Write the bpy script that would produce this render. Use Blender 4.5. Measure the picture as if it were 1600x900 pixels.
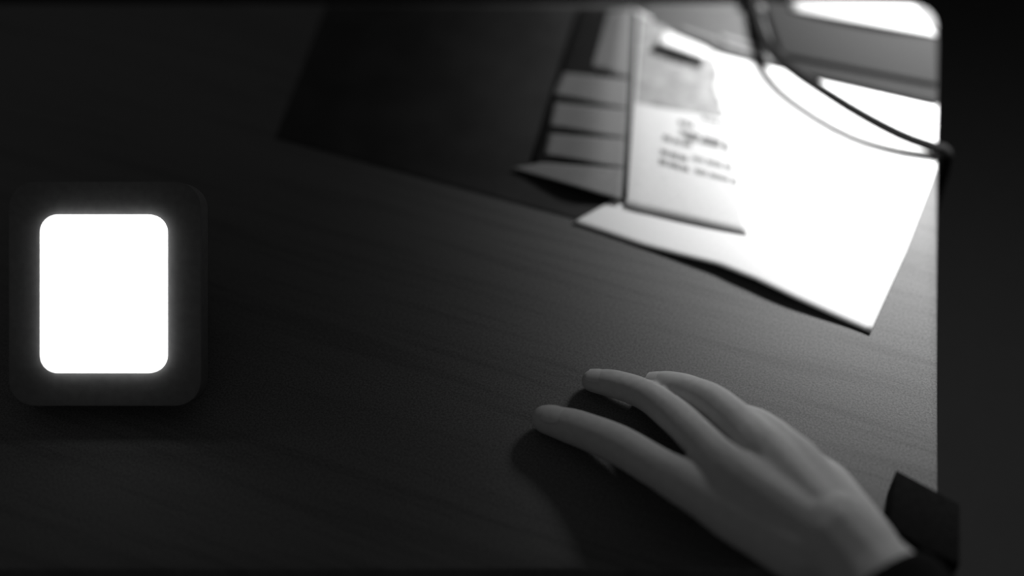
import bpy, bmesh, math, random
from mathutils import Vector, Matrix

for o in list(bpy.data.objects):
    bpy.data.objects.remove(o, do_unlink=True)
scene = bpy.context.scene
COL = scene.collection
random.seed(7)

# ------------------------------------------------------------------ camera
TZ = 0.74                       # height of the desk top
FPX = 2222.0                    # focal length in pixels of the 1600 x 900 frame
DIST, ELEV = 0.74, math.radians(50)
CAM = Vector((0, -DIST * math.cos(ELEV), TZ + DIST * math.sin(ELEV)))
FWD = (Vector((0, 0, TZ)) - CAM).normalized()
RGT = Vector((1, 0, 0))
UPV = RGT.cross(FWD).normalized()
cd = bpy.data.cameras.new('camera')
cam = bpy.data.objects.new('camera', cd)
COL.objects.link(cam)
cam.location = CAM
cam.rotation_euler = FWD.to_track_quat('-Z', 'Y').to_euler()
cd.sensor_width = 36.0
cd.lens = 36.0 * FPX / 1600.0
cd.clip_start = 0.02
cd.dof.use_dof = True
cd.dof.focus_distance = 0.694
cd.dof.aperture_fstop = 1.55
scene.camera = cam


def P(px, py, z=0.0):
    """point of the place seen at a pixel, z metres above the desk top"""
    d = FWD * FPX + RGT * (px - 800) + UPV * (450 - py)
    t = (TZ + z - CAM.z) / d.z
    return CAM + d * t


# ------------------------------------------------------------------ world, lamp, exposure
w = bpy.data.worlds.new('dim_room')
scene.world = w
w.use_nodes = True
w.node_tree.nodes['Background'].inputs[0].default_value = (1, 1, 1, 1)
w.node_tree.nodes['Background'].inputs[1].default_value = 0.050

ld = bpy.data.lights.new('desk_lamp_light', 'SPOT')
ld.energy = 33.0
ld.shadow_soft_size = 0.072
ld.spot_size = math.radians(130)
ld.spot_blend = 0.91
lamp = bpy.data.objects.new('desk_lamp_light', ld)
COL.objects.link(lamp)
lamp.location = (0.317, 0.28, TZ + 0.257)
aim = Vector((0.372, 0.219, TZ))
lamp.rotation_euler = (aim - lamp.location).to_track_quat('-Z', 'Y').to_euler()

vs = scene.view_settings
vs.view_transform = 'Standard'
vs.look = 'None'
vs.gamma = 1.0
vs.use_curve_mapping = False
vs.exposure = 0.0


# ------------------------------------------------------------------ materials
def mat(name, v, rough=0.7, spec=0.3, noise=0.0, nscale=900.0, emit=0.0):
    m = bpy.data.materials.new(name)
    m.use_nodes = True
    nt = m.node_tree
    b = nt.nodes['Principled BSDF']
    b.inputs['Base Color'].default_value = (v, v, v, 1)
    b.inputs['Roughness'].default_value = rough
    b.inputs['Specular IOR Level'].default_value = spec
    if emit:
        b.inputs['Emission Color'].default_value = (1, 1, 1, 1)
        b.inputs['Emission Strength'].default_value = emit
    if noise:
        tc = nt.nodes.new('ShaderNodeTexCoord')
        n = nt.nodes.new('ShaderNodeTexNoise')
        n.inputs['Scale'].default_value = nscale
        n.inputs['Detail'].default_value = 2
        r = nt.nodes.new('ShaderNodeValToRGB')
        a, c = max(0, v * (1 - noise)), min(1, v * (1 + noise))
        r.color_ramp.elements[0].position = 0.3
        r.color_ramp.elements[1].position = 0.7
        r.color_ramp.elements[0].color = (a, a, a, 1)
        r.color_ramp.elements[1].color = (c, c, c, 1)
        nt.links.new(tc.outputs['Object'], n.inputs['Vector'])
        nt.links.new(n.outputs['Fac'], r.inputs['Fac'])
        nt.links.new(r.outputs['Color'], b.inputs['Base Color'])
    return m


def wood_mat():
    m = bpy.data.materials.new('desk_wood')
    m.use_nodes = True
    nt = m.node_tree
    L = nt.links.new
    b = nt.nodes['Principled BSDF']
    b.inputs['Roughness'].default_value = 0.6
    b.inputs['Specular IOR Level'].default_value = 0.25
    tc = nt.nodes.new('ShaderNodeTexCoord')
    rot = nt.nodes.new('ShaderNodeMapping')
    rot.inputs['Rotation'].default_value = (0, 0, math.radians(21))
    L(tc.outputs['Object'], rot.inputs['Vector'])

    def noise(scale, detail, sx, sy):
        mp = nt.nodes.new('ShaderNodeMapping')
        mp.inputs['Scale'].default_value = (sx, sy, 1)
        n = nt.nodes.new('ShaderNodeTexNoise')
        n.inputs['Scale'].default_value = scale
        n.inputs['Detail'].default_value = detail
        L(rot.outputs['Vector'], mp.inputs['Vector'])
        L(mp.outputs['Vector'], n.inputs['Vector'])
        return n.outputs['Fac']
    fine = noise(1.0, 4, 9, 190)         # long narrow grain lines
    broad = noise(1.0, 3, 3, 40)
    grit = noise(1000.0, 2, 1, 1)

    def ramp(src, p0, v0, p1, v1):
        r = nt.nodes.new('ShaderNodeValToRGB')
        e = r.color_ramp.elements
        e[0].position, e[1].position = p0, p1
        e[0].color = (v0, v0, v0, 1)
        e[1].color = (v1, v1, v1, 1)
        L(src, r.inputs['Fac'])
        return r.outputs['Color']

    def mul(a, c):
        x = nt.nodes.new('ShaderNodeMix')
        x.data_type = 'RGBA'
        x.blend_type = 'MULTIPLY'
        x.inputs['Factor'].default_value = 1
        L(a, x.inputs['A'])
        L(c, x.inputs['B'])
        return x.outputs['Result']
    c = mul(ramp(fine, 0.36, 0.84, 0.50, 1.0), ramp(broad, 0.35, 0.93, 0.65, 1.0))
    c = mul(c, ramp(grit, 0.3, 0.070, 0.7, 0.145))
    L(c, b.inputs['Base Color'])
    return m


M = dict(
    wood=wood_mat(),
    floor=mat('floor_dark', 0.014, 0.95, 0.05, 0.15, 60),
    paper=mat('white_paper', 0.88, 0.75, 0.2, 0.03, 700),
    leaf=mat('booklet_paper', 0.68, 0.75, 0.2, 0.09, 800),
    strip=mat('divider_card', 0.195, 0.7, 0.2, 0.10, 600),
    ink=mat('printing_ink', 0.22, 0.8, 0.1, 0.25, 500),
    ink_light=mat('printing_ink_faint', 0.32, 0.8, 0.1, 0.2, 500),
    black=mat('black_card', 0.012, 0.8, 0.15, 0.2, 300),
    grey=mat('grey_cloth_cover', 0.022, 0.9, 0.05, 0.14, 900),
    folder=mat('shade_card', 0.046, 0.9, 0.05, 0.15, 40),  # dark tone standing in for shade at the upper left
    groove=mat('groove_dark', 0.012, 0.8, 0.1),
    cable=mat('black_rubber', 0.012, 0.9, 0.08, 0.1, 400),
    skin=mat('skin', 0.46, 0.6, 0.2, 0.05, 350),
    nail=mat('fingernail', 0.50, 0.35, 0.4, 0.05, 300),
    sleeve=mat('black_sleeve', 0.012, 0.95, 0.05, 0.3, 400),
    case=mat('black_block', 0.010, 0.95, 0.03, 0.2, 300),
    halo_plate=mat('halo_grey', 0.12, 0.8, 0.15, 0.1, 300),  # added plate, tone set to blend in and catch a halo
    glow=mat('glowing_hole', 0.8, 0.6, 0.2, emit=2.3),  # added glow imitating a sprocket hole, no lamp
    white_plastic=mat('white_plastic', 0.9, 0.5, 0.3, 0.02, 300),
)


# ------------------------------------------------------------------ helpers
def link(name, verts, faces, m, parent=None, smooth=False):
    me = bpy.data.meshes.new(name)
    me.from_pydata([tuple(v) for v in verts], [], faces)
    bm = bmesh.new()
    bm.from_mesh(me)
    bmesh.ops.recalc_face_normals(bm, faces=bm.faces)
    bm.to_mesh(me)
    bm.free()
    me.materials.append(m)
    if smooth:
        for p in me.polygons:
            p.use_smooth = True
    o = bpy.data.objects.new(name, me)
    COL.objects.link(o)
    if parent:
        o.parent = parent
        o.matrix_parent_inverse = parent.matrix_world.inverted()
    return o


def empty(name, loc):
    o = bpy.data.objects.new(name, None)
    o.empty_display_size = 0.02
    o.location = loc
    COL.objects.link(o)
    o.matrix_world = Matrix.Translation(loc)
    return o


def tag(o, label, cat, group=None):
    o['label'] = label
    o['category'] = cat
    if group:
        o['group'] = group
    return o


def slab_grid(name, top, thick, m, parent=None, smooth=True):
    """closed sheet: top[i][j] points, given thickness downward"""
    n, k = len(top), len(top[0])
    V = [p for r in top for p in r]
    V += [p - Vector((0, 0, thick)) for r in top for p in r]
    off = n * k
    F = []
    for i in range(n - 1):
        for j in range(k - 1):
            a, b, c, d = i * k + j, i * k + j + 1, (i + 1) * k + j + 1, (i + 1) * k + j
            F.append((a, b, c, d))
            F.append((off + d, off + c, off + b, off + a))
    ring = [j for j in range(k)] + [i * k + k - 1 for i in range(1, n)] + \
           [(n - 1) * k + j for j in range(k - 2, -1, -1)] + [i * k for i in range(n - 2, 0, -1)]
    for q in range(len(ring)):
        a, b = ring[q], ring[(q + 1) % len(ring)]
        F.append((a, off + a, off + b, b))
    return link(name, V, F, m, parent, smooth)


def prism(name, pts, z0, z1, m, parent=None, bevel=0.0):
    """prism over a plan polygon (world xy), z measured from desk top"""
    n = len(pts)
    V = [Vector((p[0], p[1], TZ + z0)) for p in pts] + [Vector((p[0], p[1], TZ + z1)) for p in pts]
    F = [tuple(range(n - 1, -1, -1)), tuple(range(n, 2 * n))]
    F += [(i, (i + 1) % n, n + (i + 1) % n, n + i) for i in range(n)]
    o = link(name, V, F, m, parent)
    if bevel:
        bm = bmesh.new()
        bm.from_mesh(o.data)
        bmesh.ops.bevel(bm, geom=list(bm.edges), offset=bevel, segments=3, affect='EDGES', profile=0.5)
        bm.to_mesh(o.data)
        bm.free()
        for p in o.data.polygons:
            p.use_smooth = True
    return o


def lerp(a, b, t):
    return a + (b - a) * t


def poly_at(pl, t):
    """point on a polyline of tuples, t 0..1 by length"""
    seg = [math.dist(pl[i][:2], pl[i + 1][:2]) for i in range(len(pl) - 1)]
    tot = sum(seg)
    s = t * tot
    for i, L in enumerate(seg):
        if s <= L or i == len(seg) - 1:
            f = min(1.0, s / L)
            return tuple(lerp(a, b, f) for a, b in zip(pl[i], pl[i + 1]))
        s -= L


def catmull(pts, n):
    out = []
    Q = [pts[0]] + list(pts) + [pts[-1]]
    for i in range(1, len(Q) - 2):
        p0, p1, p2, p3 = Q[i - 1], Q[i], Q[i + 1], Q[i + 2]
        for k in range(n):
            t = k / n
            out.append(0.5 * ((2 * p1) + (p2 - p0) * t + (2 * p0 - 5 * p1 + 4 * p2 - p3) * t * t
                              + (3 * p1 - p0 - 3 * p2 + p3) * t ** 3))
    out.append(Q[-2])
    return out


def tube(name, pts, r, m, parent=None, seg=12):
    V, F = [], []
    n = len(pts)
    for i, p in enumerate(pts):
        d = (pts[min(i + 1, n - 1)] - pts[max(i - 1, 0)]).normalized()
        a = d.cross(Vector((0, 0, 1)))
        a = a.normalized() if a.length > 1e-5 else Vector((1, 0, 0))
        b = d.cross(a).normalized()
        rr = r[i] if isinstance(r, (list, tuple)) else r
        for k in range(seg):
            th = 2 * math.pi * k / seg
            V.append(p + a * math.cos(th) * rr + b * math.sin(th) * rr)
    for i in range(n - 1):
        for k in range(seg):
            k2 = (k + 1) % seg
            F.append((i * seg + k, i * seg + k2, (i + 1) * seg + k2, (i + 1) * seg + k))
    F.append(tuple(range(seg - 1, -1, -1)))
    F.append(tuple((n - 1) * seg + k for k in range(seg)))
    return link(name, V, F, m, parent, True)


# ------------------------------------------------------------------ setting
fl = link('floor', [(-2, -2, 0), (2, -2, 0), (2, 2.4, 0), (-2, 2.4, 0)], [(0, 1, 2, 3)], M['floor'])
fl['kind'] = 'structure'

# ------------------------------------------------------------------ desk
desk = tag(empty('desk', (0, 0, 0)),
           'dark wooden desk with fine grain and a straight right edge, under the papers', 'desk')


def corner(c, a, b, r, n=8):
    """rounded corner between directions to a and b (plan points)"""
    c, a, b = (Vector((q[0], q[1])) for q in (c, a, b))
    u, v = (a - c).normalized(), (b - c).normalized()
    p0, p2 = c + u * r, c + v * r
    return [((1 - t) ** 2 * p0 + 2 * t * (1 - t) * c + t * t * p2) for t in [i / n for i in range(n + 1)]]


tr, br = P(1464, 4), P(1466, 890)
tl, bl = P(-260, 4), P(-260, 890)
outline = corner(br, bl, tr, 0.022) + corner(tr, br, tl, 0.024) + \
          corner(tl, tr, bl, 0.02) + corner(bl, tl, br, 0.02)
prism('desk_top', outline, -0.028, 0.0, M['wood'], desk, bevel=0.0012)
for sx, sy in ((-1, -1), (1, -1), (1, 1), (-1, 1)):
    bx = 0.18 if sx > 0 else -0.34
    by = (tr.y - 0.07) if sy > 0 else (br.y + 0.07)
    s = 0.022
    link('leg', [(bx + dx * s * q, by + dy * s * q, z) for z, q in ((0, 0.7), (TZ - 0.028, 1.0))
                 for dx, dy in ((-1, -1), (1, -1), (1, 1), (-1, 1))],
         [(3, 2, 1, 0), (4, 5, 6, 7), (0, 1, 5, 4), (1, 2, 6, 5), (2, 3, 7, 6), (3, 0, 4, 7)], M['wood'], desk)


# ------------------------------------------------------------------ dark sheet added under the papers to imitate the shade there
SHADE = [(430, 216), (1000, 370), (1012, 12), (510, 8)]
shade = tag(empty('folder', P(800, 200)), 'flat black folder lying in the shadow under the left of the booklet', 'folder')
for nm, z0, z1, c in (('shade_lower', 0.0, 0.0003, SHADE), ('shade_upper', 0.0004, 0.0007, [(436, 213), (998, 366), (1010, 14), (514, 10)])):
    prism(nm, [(q.x, q.y) for q in (P(x, y, z1) for x, y in c)], z0, z1, M['folder'], shade)

# ------------------------------------------------------------------ large white sheet
front = [(895, 347), (940, 362), (1000, 383), (1060, 399), (1120, 414), (1180, 438),
         (1240, 467), (1300, 494), (1360, 520)]
back = [(968, 40), (1130, 86), (1200, 104), (1270, 122), (1464, 164)]
left = [(895, 347), (962, 310), (968, 40)]  # left side cut along a shadow's edge, dark sheet shows there
right = [(1360, 520), (1416, 392), (1463, 262), (1464, 164)]


def smooth(t):
    t = max(0.0, min(1.0, t))
    return t * t * (3 - 2 * t)


def sheet_z(u, v):
    hump = smooth((u - 0.18) / 0.42) * (1 - smooth((u - 0.62) / 0.38))
    return 0.0012 + 0.0032 * hump * (1 - smooth(v / 0.5)) + 0.0015 * math.sin(math.pi * u) * math.sin(math.pi * v)


NU, NV = 48, 30
top = []
SHEET_Q = []
for j in range(NV + 1):
    v = j / NV
    row = []
    for i in range(NU + 1):
        u = i / NU
        f, b = poly_at(front, u), poly_at(back, u)
        l, r = poly_at(left, v), poly_at(right, v)
        q = [(1 - v) * f[k] + v * b[k] + (1 - u) * l[k] + u * r[k]
             - ((1 - u) * (1 - v) * left[0][k] + u * (1 - v) * right[0][k]
                + (1 - u) * v * left[-1][k] + u * v * right[-1][k]) for k in (0, 1)]
        SHEET_Q.append((q[0], q[1], sheet_z(u, v)))
        row.append(P(q[0], q[1], sheet_z(u, v)))
    top.append(row)
sheet = slab_grid('paper_sheet', top, 0.0004, M['paper'])
tag(sheet, 'large bright white paper sheet with curled front edge and pointed corner', 'paper')

# ------------------------------------------------------------------ tabbed booklet on the sheet
book = tag(empty('booklet', P(980, 300)),
           'open booklet with printed right leaf and slit divider strips on its left', 'booklet')


def fold_x(y):
    return 992 - 20 * (y / 320.0)


def quad_sheet(name, c, zf, m, parent, nu=16, nv=16, th=0.0004):
    """c: pixel corners bl, br, tr, tl; zf(u,v) height"""
    top = []
    for j in range(nv + 1):
        v = j / nv
        row = []
        for i in range(nu + 1):
            u = i / nu
            a = [lerp(lerp(c[0][k], c[1][k], u), lerp(c[3][k], c[2][k], u), v) for k in (0, 1)]
            row.append(P(a[0], a[1], zf(u, v)))
        top.append(row)
    return slab_grid(name, top, th, m, parent)


LEAF = [(974, 323), (1166, 366), (1122, 84), (993, 14)]


def sheet_at(x, y):
    b = sorted(((q[0] - x) ** 2 + (q[1] - y) ** 2, q[2]) for q in SHEET_Q)[:4]
    return sum(z / (d + 4) for d, z in b) / sum(1 / (d + 4) for d, z in b)


def leaf_px(u, v):
    return [lerp(lerp(LEAF[0][k], LEAF[1][k], u), lerp(LEAF[3][k], LEAF[2][k], u), v) for k in (0, 1)]


leaf_h = lambda u, v: sheet_at(*leaf_px(u, v)) + 0.0007 + 0.0004 * math.exp(-((u - 0.1) / 0.10) ** 2) + 0.0006 * math.sin(math.pi * u)
leaf = quad_sheet('printed_leaf', LEAF, leaf_h, M['leaf'], book, 24, 20)


def leaf_uv(x, y):
    u = v = 0.5
    for _ in range(30):
        def f(u, v):
            return [lerp(lerp(LEAF[0][k], LEAF[1][k], u), lerp(LEAF[3][k], LEAF[2][k], u), v) for k in (0, 1)]
        p = f(u, v)
        e = 1e-4
        pu, pv = f(u + e, v), f(u, v + e)
        a, b = (pu[0] - p[0]) / e, (pv[0] - p[0]) / e
        c, d = (pu[1] - p[1]) / e, (pv[1] - p[1]) / e
        det = a * d - b * c
        dx, dy = x - p[0], y - p[1]
        u += (d * dx - b * dy) / det
        v += (a * dy - c * dx) / det
    return u, v


def on_leaf(x, y):
    u, v = leaf_uv(x, y)
    return P(x, y, leaf_h(u, v) + 0.0003)


def text_line(x0, y0, x1, y1, h, m, words):
    """a printed line of word-sized bars lying on the leaf"""
    V, F = [], []
    t = 0.0
    while t < 1.0:
        ww = random.uniform(0.6, 1.4) / words
        t1 = min(1.0, t + ww)
        n = 3
        for i in range(n + 1):
            s = lerp(t, t1, i / n)
            x, y = lerp(x0, x1, s), lerp(y0, y1, s)
            hh = h * random.uniform(0.75, 1.0)
            V += [on_leaf(x, y + hh / 2), on_leaf(x, y - hh / 2)]
        b = len(V) - 2 * (n + 1)
        for i in range(n):
            F.append((b + 2 * i, b + 2 * i + 2, b + 2 * i + 3, b + 2 * i + 1))
        t = t1 + 0.18 / words
    o = link('text_line', V, F, m, leaf)
    return o


# printed grey picture block at the head of the leaf
V, F = [], []
for j in range(9):
    for i in range(7):
        yy = lerp(22 + 62 * i / 6, 160 + 24 * i / 6, j / 8)
        xr = lerp(1114, 1128, j / 8) + random.uniform(-5, 4)
        V.append(on_leaf(lerp(1001 - 7 * j / 8, xr, i / 6), yy) - Vector((0, 0, 0.00008)))
for j in range(8):
    for i in range(6):
        F.append((j * 7 + i, j * 7 + i + 1, (j + 1) * 7 + i + 1, (j + 1) * 7 + i))
link('printed_picture', V, F, mat('halftone_print', 0.33, 0.8, 0.1, 0.22, 120), leaf)
text_line(1042, 90, 1072, 97, 13, M['ink'], 1)
text_line(1076, 98, 1092, 102, 9, M['ink_light'], 1)
for a in ((1100, 168, 1132, 177), (1096, 184, 1134, 195), (1060, 190, 1084, 196), (1062, 205, 1136, 224),
          (1036, 214, 1080, 227), (1070, 214, 1138, 232), (1032, 236, 1074, 249), (1082, 246, 1144, 262),
          (1030, 251, 1076, 265), (1086, 266, 1152, 284)):
    text_line(*a, 8, M['ink'] if a[0] < 1080 else M['ink_light'], 3)
for a in ((1030, 120, 1100, 133), (1028, 138, 1096, 151)):
    text_line(*a, 5, M['ink_light'], 4)

# dark backing card under the strips
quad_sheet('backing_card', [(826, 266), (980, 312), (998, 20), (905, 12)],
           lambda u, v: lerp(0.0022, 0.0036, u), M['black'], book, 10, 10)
# strips: (left_top, left_bottom, right_top, right_bottom) in y, and left x top/bottom
STR = [((950, 18), (924, 106), 12, 123),
       ((880, 114), (864, 147), 124, 170),
       ((866, 160), (858, 196), 171, 216),
       ((858, 209), (850, 241), 217, 262),
       ((846, 254), (800, 262), 263, 312)]
for (tlx, blx, yt, yb) in STR:
    amp = 0.45 if blx[0] > 900 else 0.7
    c = [blx, (fold_x(yb) - 1, yb), (fold_x(yt) - 1, yt), tlx]
    quad_sheet('divider_strip', c,
               lambda u, v, a_=amp: 0.0042 - 0.0015 * a_ + a_ * (0.0062 * smooth(u / 0.6) - 0.0045 * smooth((u - 0.6) / 0.4)),
               M['strip'], book, 14, 10, 0.0006)

# ------------------------------------------------------------------ pale sheet behind the booklet
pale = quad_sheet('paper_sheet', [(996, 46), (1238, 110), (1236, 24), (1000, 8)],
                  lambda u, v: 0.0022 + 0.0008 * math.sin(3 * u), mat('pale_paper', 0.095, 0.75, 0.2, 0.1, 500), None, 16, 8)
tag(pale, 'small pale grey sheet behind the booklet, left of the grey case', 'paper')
for a, b in (((1128, 56), (1200, 78)), ((1134, 70), (1206, 92))):
    V = []
    for i in range(7):
        t = i / 6
        x, y = lerp(a[0], b[0], t), lerp(a[1], b[1], t)
        V += [P(x, y + 3, 0.0036), P(x, y - 3, 0.0036)]
    link('printed_rule', V, [(2 * i, 2 * i + 2, 2 * i + 3, 2 * i + 1) for i in range(6)], M['ink'], pale)

# bright slip leaning toward the lamp
slip = empty('paper_slip', P(1065, 80, 0.006))
tag(slip, 'tiny overexposed white paper slip lying above the printed heading', 'paper slip')
base_a, base_b = P(1030, 66, 0.0075), P(1104, 90, 0.0075)
ax = (base_b - base_a).normalized()
ay = Vector((-ax.y, ax.x, 0))
N = 6
for name, c, m in (('face', [(1026, 66), (1104, 92), (1108, 76), (1040, 47)], M['white_plastic']),
                   ('folded_lip', [(1060, 45), (1122, 66), (1124, 61), (1062, 40)], M['strip'])):
    quad_sheet(name, c, (lambda u, v: 0.0088 - 0.0030 * v) if name == 'face' else (lambda u, v: 0.0066),
               m, slip, 8, 4, 0.0008)

# ------------------------------------------------------------------ grey case at the back
case = tag(empty('grey_case', P(1340, 120)),
           'flat grey cloth-covered case with a dark seam, behind the white sheet', 'case')
HB, HL = 0.0040, 0.0068


def plan_px(pp, z):
    return [(q.x, q.y) for q in (P(x, y, z) for x, y in pp)]


prism('case_base', plan_px([(1232, 108), (1465, 160), (1465, 60), (1204, 14)], HB), 0.0024, HB, M['grey'], case, bevel=0.0007)
prism('seam', plan_px([(1226, 86), (1463, 133), (1463, 58), (1202, 12)], 0.005), HB, 0.0048, M['groove'], case)
prism('lid', plan_px([(1222, 83), (1465, 130), (1464, 44), (1192, -2)], HL), 0.0048, HL, M['grey'], case, bevel=0.0012)

# white sheet beyond the case
far = quad_sheet('paper_sheet', [(1238, 16), (1464, 56), (1428, 9), (1236, 2)],
                 lambda u, v: 0.0080 + 0.003 * v + 0.002 * math.sin(math.pi * u), mat('far_paper', 0.36, 0.75, 0.2, 0.05, 600), None, 16, 8)
tag(far, 'bright white sheet on the back of the grey case, in the far corner', 'paper')

# ------------------------------------------------------------------ cable
cp = [P(1172, -8, 0.006), P(1180, 22, 0.007), P(1196, 66, 0.010), P(1232, 104, 0.0135), P(1290, 144, 0.0145),
      P(1350, 181, 0.013), P(1410, 212, 0.009), P(1462, 231, 0.0055)]
e = cp[-1]
cp += [e + Vector((0.0045, -0.001, -0.0012)), e + Vector((0.0075, -0.002, -0.009)), e + Vector((0.0078, -0.003, -0.05)),
       e + Vector((0.008, -0.004, -0.25)), e + Vector((0.006, -0.006, -0.55)),
       Vector((e.x + 0.01, e.y, 0.012)), Vector((e.x - 0.06, e.y + 0.06, 0.0025))]
s = cp[0]
cp = [Vector((s.x - 0.02, s.y + 0.30, 0.0025)), Vector((s.x - 0.012, s.y + 0.10, 0.012)), Vector((s.x - 0.006, s.y + 0.028, TZ - 0.12)),
      Vector((s.x - 0.003, s.y + 0.018, TZ - 0.01))] + cp
cable = tube('cable', catmull(cp, 10), 0.0033, M['cable'])
tag(cable, 'thin black cable drooping across the bright sheet and over the desk edge', 'cable')

# ------------------------------------------------------------------ black angular block on the near right corner
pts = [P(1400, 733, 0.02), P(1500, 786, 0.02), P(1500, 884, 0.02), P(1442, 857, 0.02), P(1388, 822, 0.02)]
bc = tag(empty('black_block', P(1440, 800)), 'small black angular block on the near right corner of the desk', 'case')
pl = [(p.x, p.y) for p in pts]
prism('block_body', pl, 0.0, 0.016, M['case'], bc, bevel=0.001)
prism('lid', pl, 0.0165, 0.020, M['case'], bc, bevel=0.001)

# ------------------------------------------------------------------ added glowing panel on the left, imitating a film sprocket hole
GD = 0.676                                             # distance of the panel from the lens


def ray_at(px, py, dist):
    d = (FWD * FPX + RGT * (px - 800) + UPV * (450 - py))
    return CAM + d * (dist / FPX)


gc = ray_at(163.5, 459, GD)
k = (GD) / FPX
gx, gy, gn = RGT, UPV, -FWD
base = Vector((gc.x, gc.y, TZ))
panel = tag(empty('sprocket_hole', base), 'glowing white rounded rectangular light panel at the dark left', 'light panel')


def round_rect(w, h, r, n=8):
    out = []
    for (sx, sy, a0) in ((1, 1, 0), (-1, 1, 90), (-1, -1, 180), (1, -1, 270)):
        for i in range(n + 1):
            a = math.radians(a0 + 90 * i / n)
            out.append((sx * (w / 2 - r) + r * math.cos(a), sy * (h / 2 - r) + r * math.sin(a)))
    return out


def plate(name, w, h, r, d0, d1, m, parent):
    o2 = round_rect(w, h, r)
    n = len(o2)
    V = [gc + gx * x + gy * y + gn * d0 for x, y in o2] + [gc + gx * x + gy * y + gn * d1 for x, y in o2]
    F = [tuple(range(n - 1, -1, -1)), tuple(range(n, 2 * n))] + \
        [(i, (i + 1) % n, n + (i + 1) % n, n + i) for i in range(n)]
    return link(name, V, F, m, parent)


plate('hole_glow', 196 * k, 246 * k, 27 * k, -0.004, 0.0025, M['glow'], panel)
plate('halo_plate', 300 * k, 350 * k, 40 * k, -0.016, -0.0006, M['halo_plate'], panel)  # added plate that catches the glow as a halo
# added feet carrying the glowing rectangle
lo = gc - gy * (150 * k) - gn * 0.012
hi = gc + gy * (110 * k) - gn * 0.014
for sx in (-1, 1):
    for q in (lo, hi):
        p = q + gx * (0.025 * sx)
        tube('foot', [p, Vector((p.x, p.y + 0.004, TZ + 0.0))], 0.004, M['halo_plate'], panel, 8)

# ------------------------------------------------------------------ right hand with sleeve
cm = 0.01


def H(x, y, z):
    return P(x, y, z * cm)


CH = {   # pixel x, y, height of the centre line (cm), radius (cm)
    'thumb': [(1255, 858, 3.2, 1.6), (1170, 812, 3.3, 1.4), (1090, 766, 3.2, 1.12), (1026, 730, 2.3, 0.98), (968, 696, 1.55, 0.98),
              (905, 670, 1.05, 0.90), (853, 655, 0.8, 0.72)],
    'index': [(1300, 850, 3.6, 1.5), (1158, 750, 4.1, 1.15), (1106, 700, 3.5, 0.92), (1058, 653, 2.2, 0.88), (1008, 617, 1.2, 0.78),
              (960, 600, 0.95, 0.72), (926, 595, 0.65, 0.58)],
    'middle': [(1320, 850, 3.7, 1.4), (1210, 722, 3.9, 1.15), (1165, 672, 3.2, 0.95), (1118, 632, 2.2, 0.92), (1078, 612, 1.35, 0.82),
               (1045, 603, 0.95, 0.76), (1022, 601, 0.65, 0.60)],
    'ring': [(1345, 850, 3.4, 1.3), (1262, 735, 3.5, 1.02), (1222, 692, 3.2, 0.84), (1190, 668, 2.4, 0.82), (1163, 655, 1.5, 0.74),
             (1142, 650, 0.8, 0.62)],
    'pinky': [(1365, 856, 3.0, 1.2), (1308, 765, 2.6, 0.90), (1270, 728, 2.2, 0.74), (1242, 708, 1.6, 0.70), (1218, 698, 1.0, 0.62),
              (1204, 694, 0.7, 0.52)],
}
ARM = [(1300, 838, 3.5, 2.0), (1345, 890, 3.2, 2.1), (1400, 960, 3.2, 2.5)]


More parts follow.
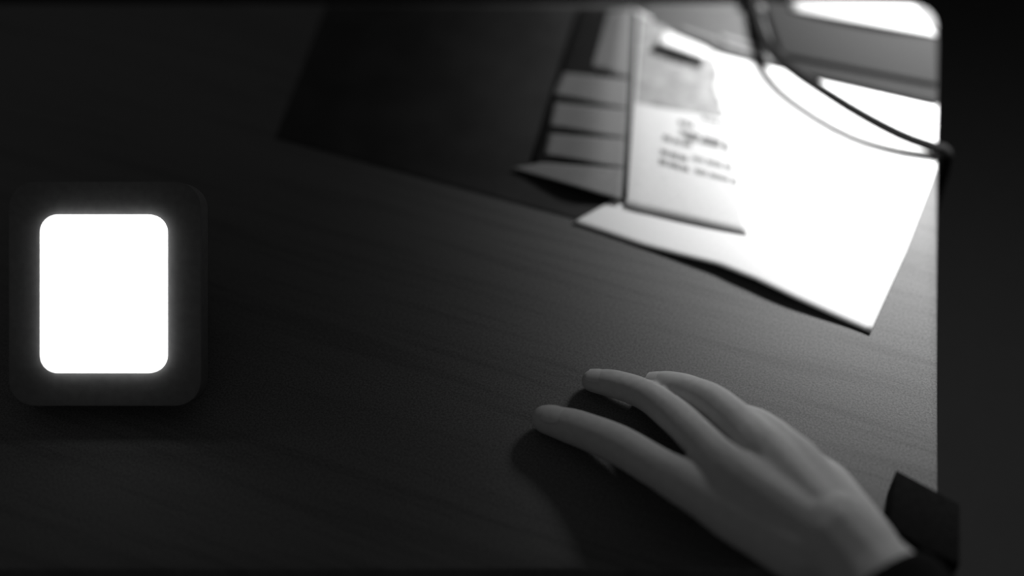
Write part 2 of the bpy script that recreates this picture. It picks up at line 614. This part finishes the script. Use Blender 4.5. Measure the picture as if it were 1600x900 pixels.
def hand_mesh():
    bm = bmesh.new()

    def ball(p, r):
        bmesh.ops.create_icosphere(bm, subdivisions=2, radius=r, matrix=Matrix.Translation(p))

    def chain(pts, step=0.0022):
        for (a, ra), (b, rb) in zip(pts[:-1], pts[1:]):
            n = max(2, int((b - a).length / step))
            for i in range(n + 1):
                t = i / n
                ball(a.lerp(b, t), lerp(ra, rb, t))
    def sm(pl):
        pts = [H(*q[:3]) for q in pl]
        rad = [q[3] * cm for q in pl]
        c = catmull(pts, 4)
        rr = []
        for i in range(len(pl) - 1):
            for k_ in range(4):
                rr.append(lerp(rad[i], rad[i + 1], smooth(k_ / 4)))
        rr.append(rad[-1])
        return list(zip(c, rr))
    for nme, pl in CH.items():
        chain(sm(pl))
    chain(sm(ARM))
    # web and palm filling between the rays
    def mid(a, b, t=0.5):
        return tuple(lerp(x, y, t) for x, y in zip(a, b))
    for n1, n2 in (('index', 'middle'), ('middle', 'ring'), ('ring', 'pinky')):
        a0, a1 = CH[n1][0], CH[n1][1]
        b0, b1 = CH[n2][0], CH[n2][1]
        m0, m1 = mid(a0, b0), mid(a1, b1)
        m1 = mid(m0, m1, 0.93)
        chain(sm([m0[:3] + (1.35,), m1[:3] + (0.95,)]))
    # filling added under the palm, down to the desk, to block light
    for nme, ids in (('index', (0,)), ('middle', (0,)), ('pinky', (0, 1))):
        for a, b in zip(CH[nme][:2], CH[nme][1:3]):
            for t in (0, 0.2, 0.4, 0.6, 0.8):
                q = mid(a, b, t)
                p = H(*q[:3])
                for zz in (0.2, 0.4, 0.6, 0.8):
                    ball(Vector((p.x, p.y, lerp(p.z, TZ + q[3] * cm * 0.8, zz))), q[3] * cm * lerp(1, 0.85, zz))
    wa, wb = mid(CH['thumb'][1], CH['index'][1], 0.4), mid(CH['thumb'][0], CH['index'][0], 0.5)
    chain(sm([wb[:3] + (1.5,), wa[:3] + (0.75,)]))
    wa = mid(CH['thumb'][2], CH['index'][1], 0.5)
    chain(sm([wb[:3] + (1.1,), wa[:3] + (0.45,)]))
    me = bpy.data.meshes.new('hand_raw')
    bm.to_mesh(me)
    bm.free()
    o = bpy.data.objects.new('hand_raw', me)
    COL.objects.link(o)
    r = o.modifiers.new('r', 'REMESH')
    r.mode = 'VOXEL'
    r.voxel_size = 0.0011
    s_ = o.modifiers.new('s', 'SMOOTH')
    s_.factor = 0.6
    s_.iterations = 9
    dg = bpy.context.evaluated_depsgraph_get()
    out = bpy.data.meshes.new_from_object(o.evaluated_get(dg))
    bpy.data.objects.remove(o, do_unlink=True)
    out.materials.clear()
    out.materials.append(M['skin'])
    for v in out.vertices:
        v.co.z = max(v.co.z, TZ + 0.0003)
    for p in out.polygons:
        p.use_smooth = True
    return out


hand = bpy.data.objects.new('person', hand_mesh())
COL.objects.link(hand)
tag(hand, 'right hand resting palm down on the desk, thumb apart, fingers arched, dark sleeve', 'person')

for nme in CH:                                  # fingernails
    a, b = CH[nme][-2], CH[nme][-1]
    pa, pb = H(*a[:3]), H(*b[:3])
    d = (pb - pa).normalized()
    side = d.cross(Vector((0, 0, 1))).normalized()
    nrm = side.cross(d).normalized()
    r = lerp(a[3], b[3], 0.5) * cm
    c0 = pa.lerp(pb, 0.75)
    V, F = [], []
    for i in range(5):
        for j in range(7):
            u, v = i / 4 * 2 - 1, j / 6 * 2 - 1
            ang = v * 0.75 * (1 - 0.25 * u * u)
            V.append(c0 + d * (u * 0.0045) + side * math.sin(ang) * r * 0.98 + nrm * (math.cos(ang) * r * 0.98 - 0.0008 * max(0, u)))
    F = [(i * 7 + j, i * 7 + j + 1, (i + 1) * 7 + j + 1, (i + 1) * 7 + j) for i in range(4) for j in range(6)]
    link('fingernail', V, F, M['nail'], hand, True)

# sleeve: open cuff around the wrist, running off toward the sitter
w0, w1 = H(*ARM[1][:3]), H(*ARM[2][:3])
d = (w1 - w0).normalized()
pts = [w0 + d * (0.012 + t) for t in (0, 0.004, 0.02, 0.05, 0.10, 0.17, 0.25)]
tube('sleeve', pts, [0.0262, 0.0275, 0.0285, 0.031, 0.034, 0.038, 0.042], M['sleeve'], hand, 24)
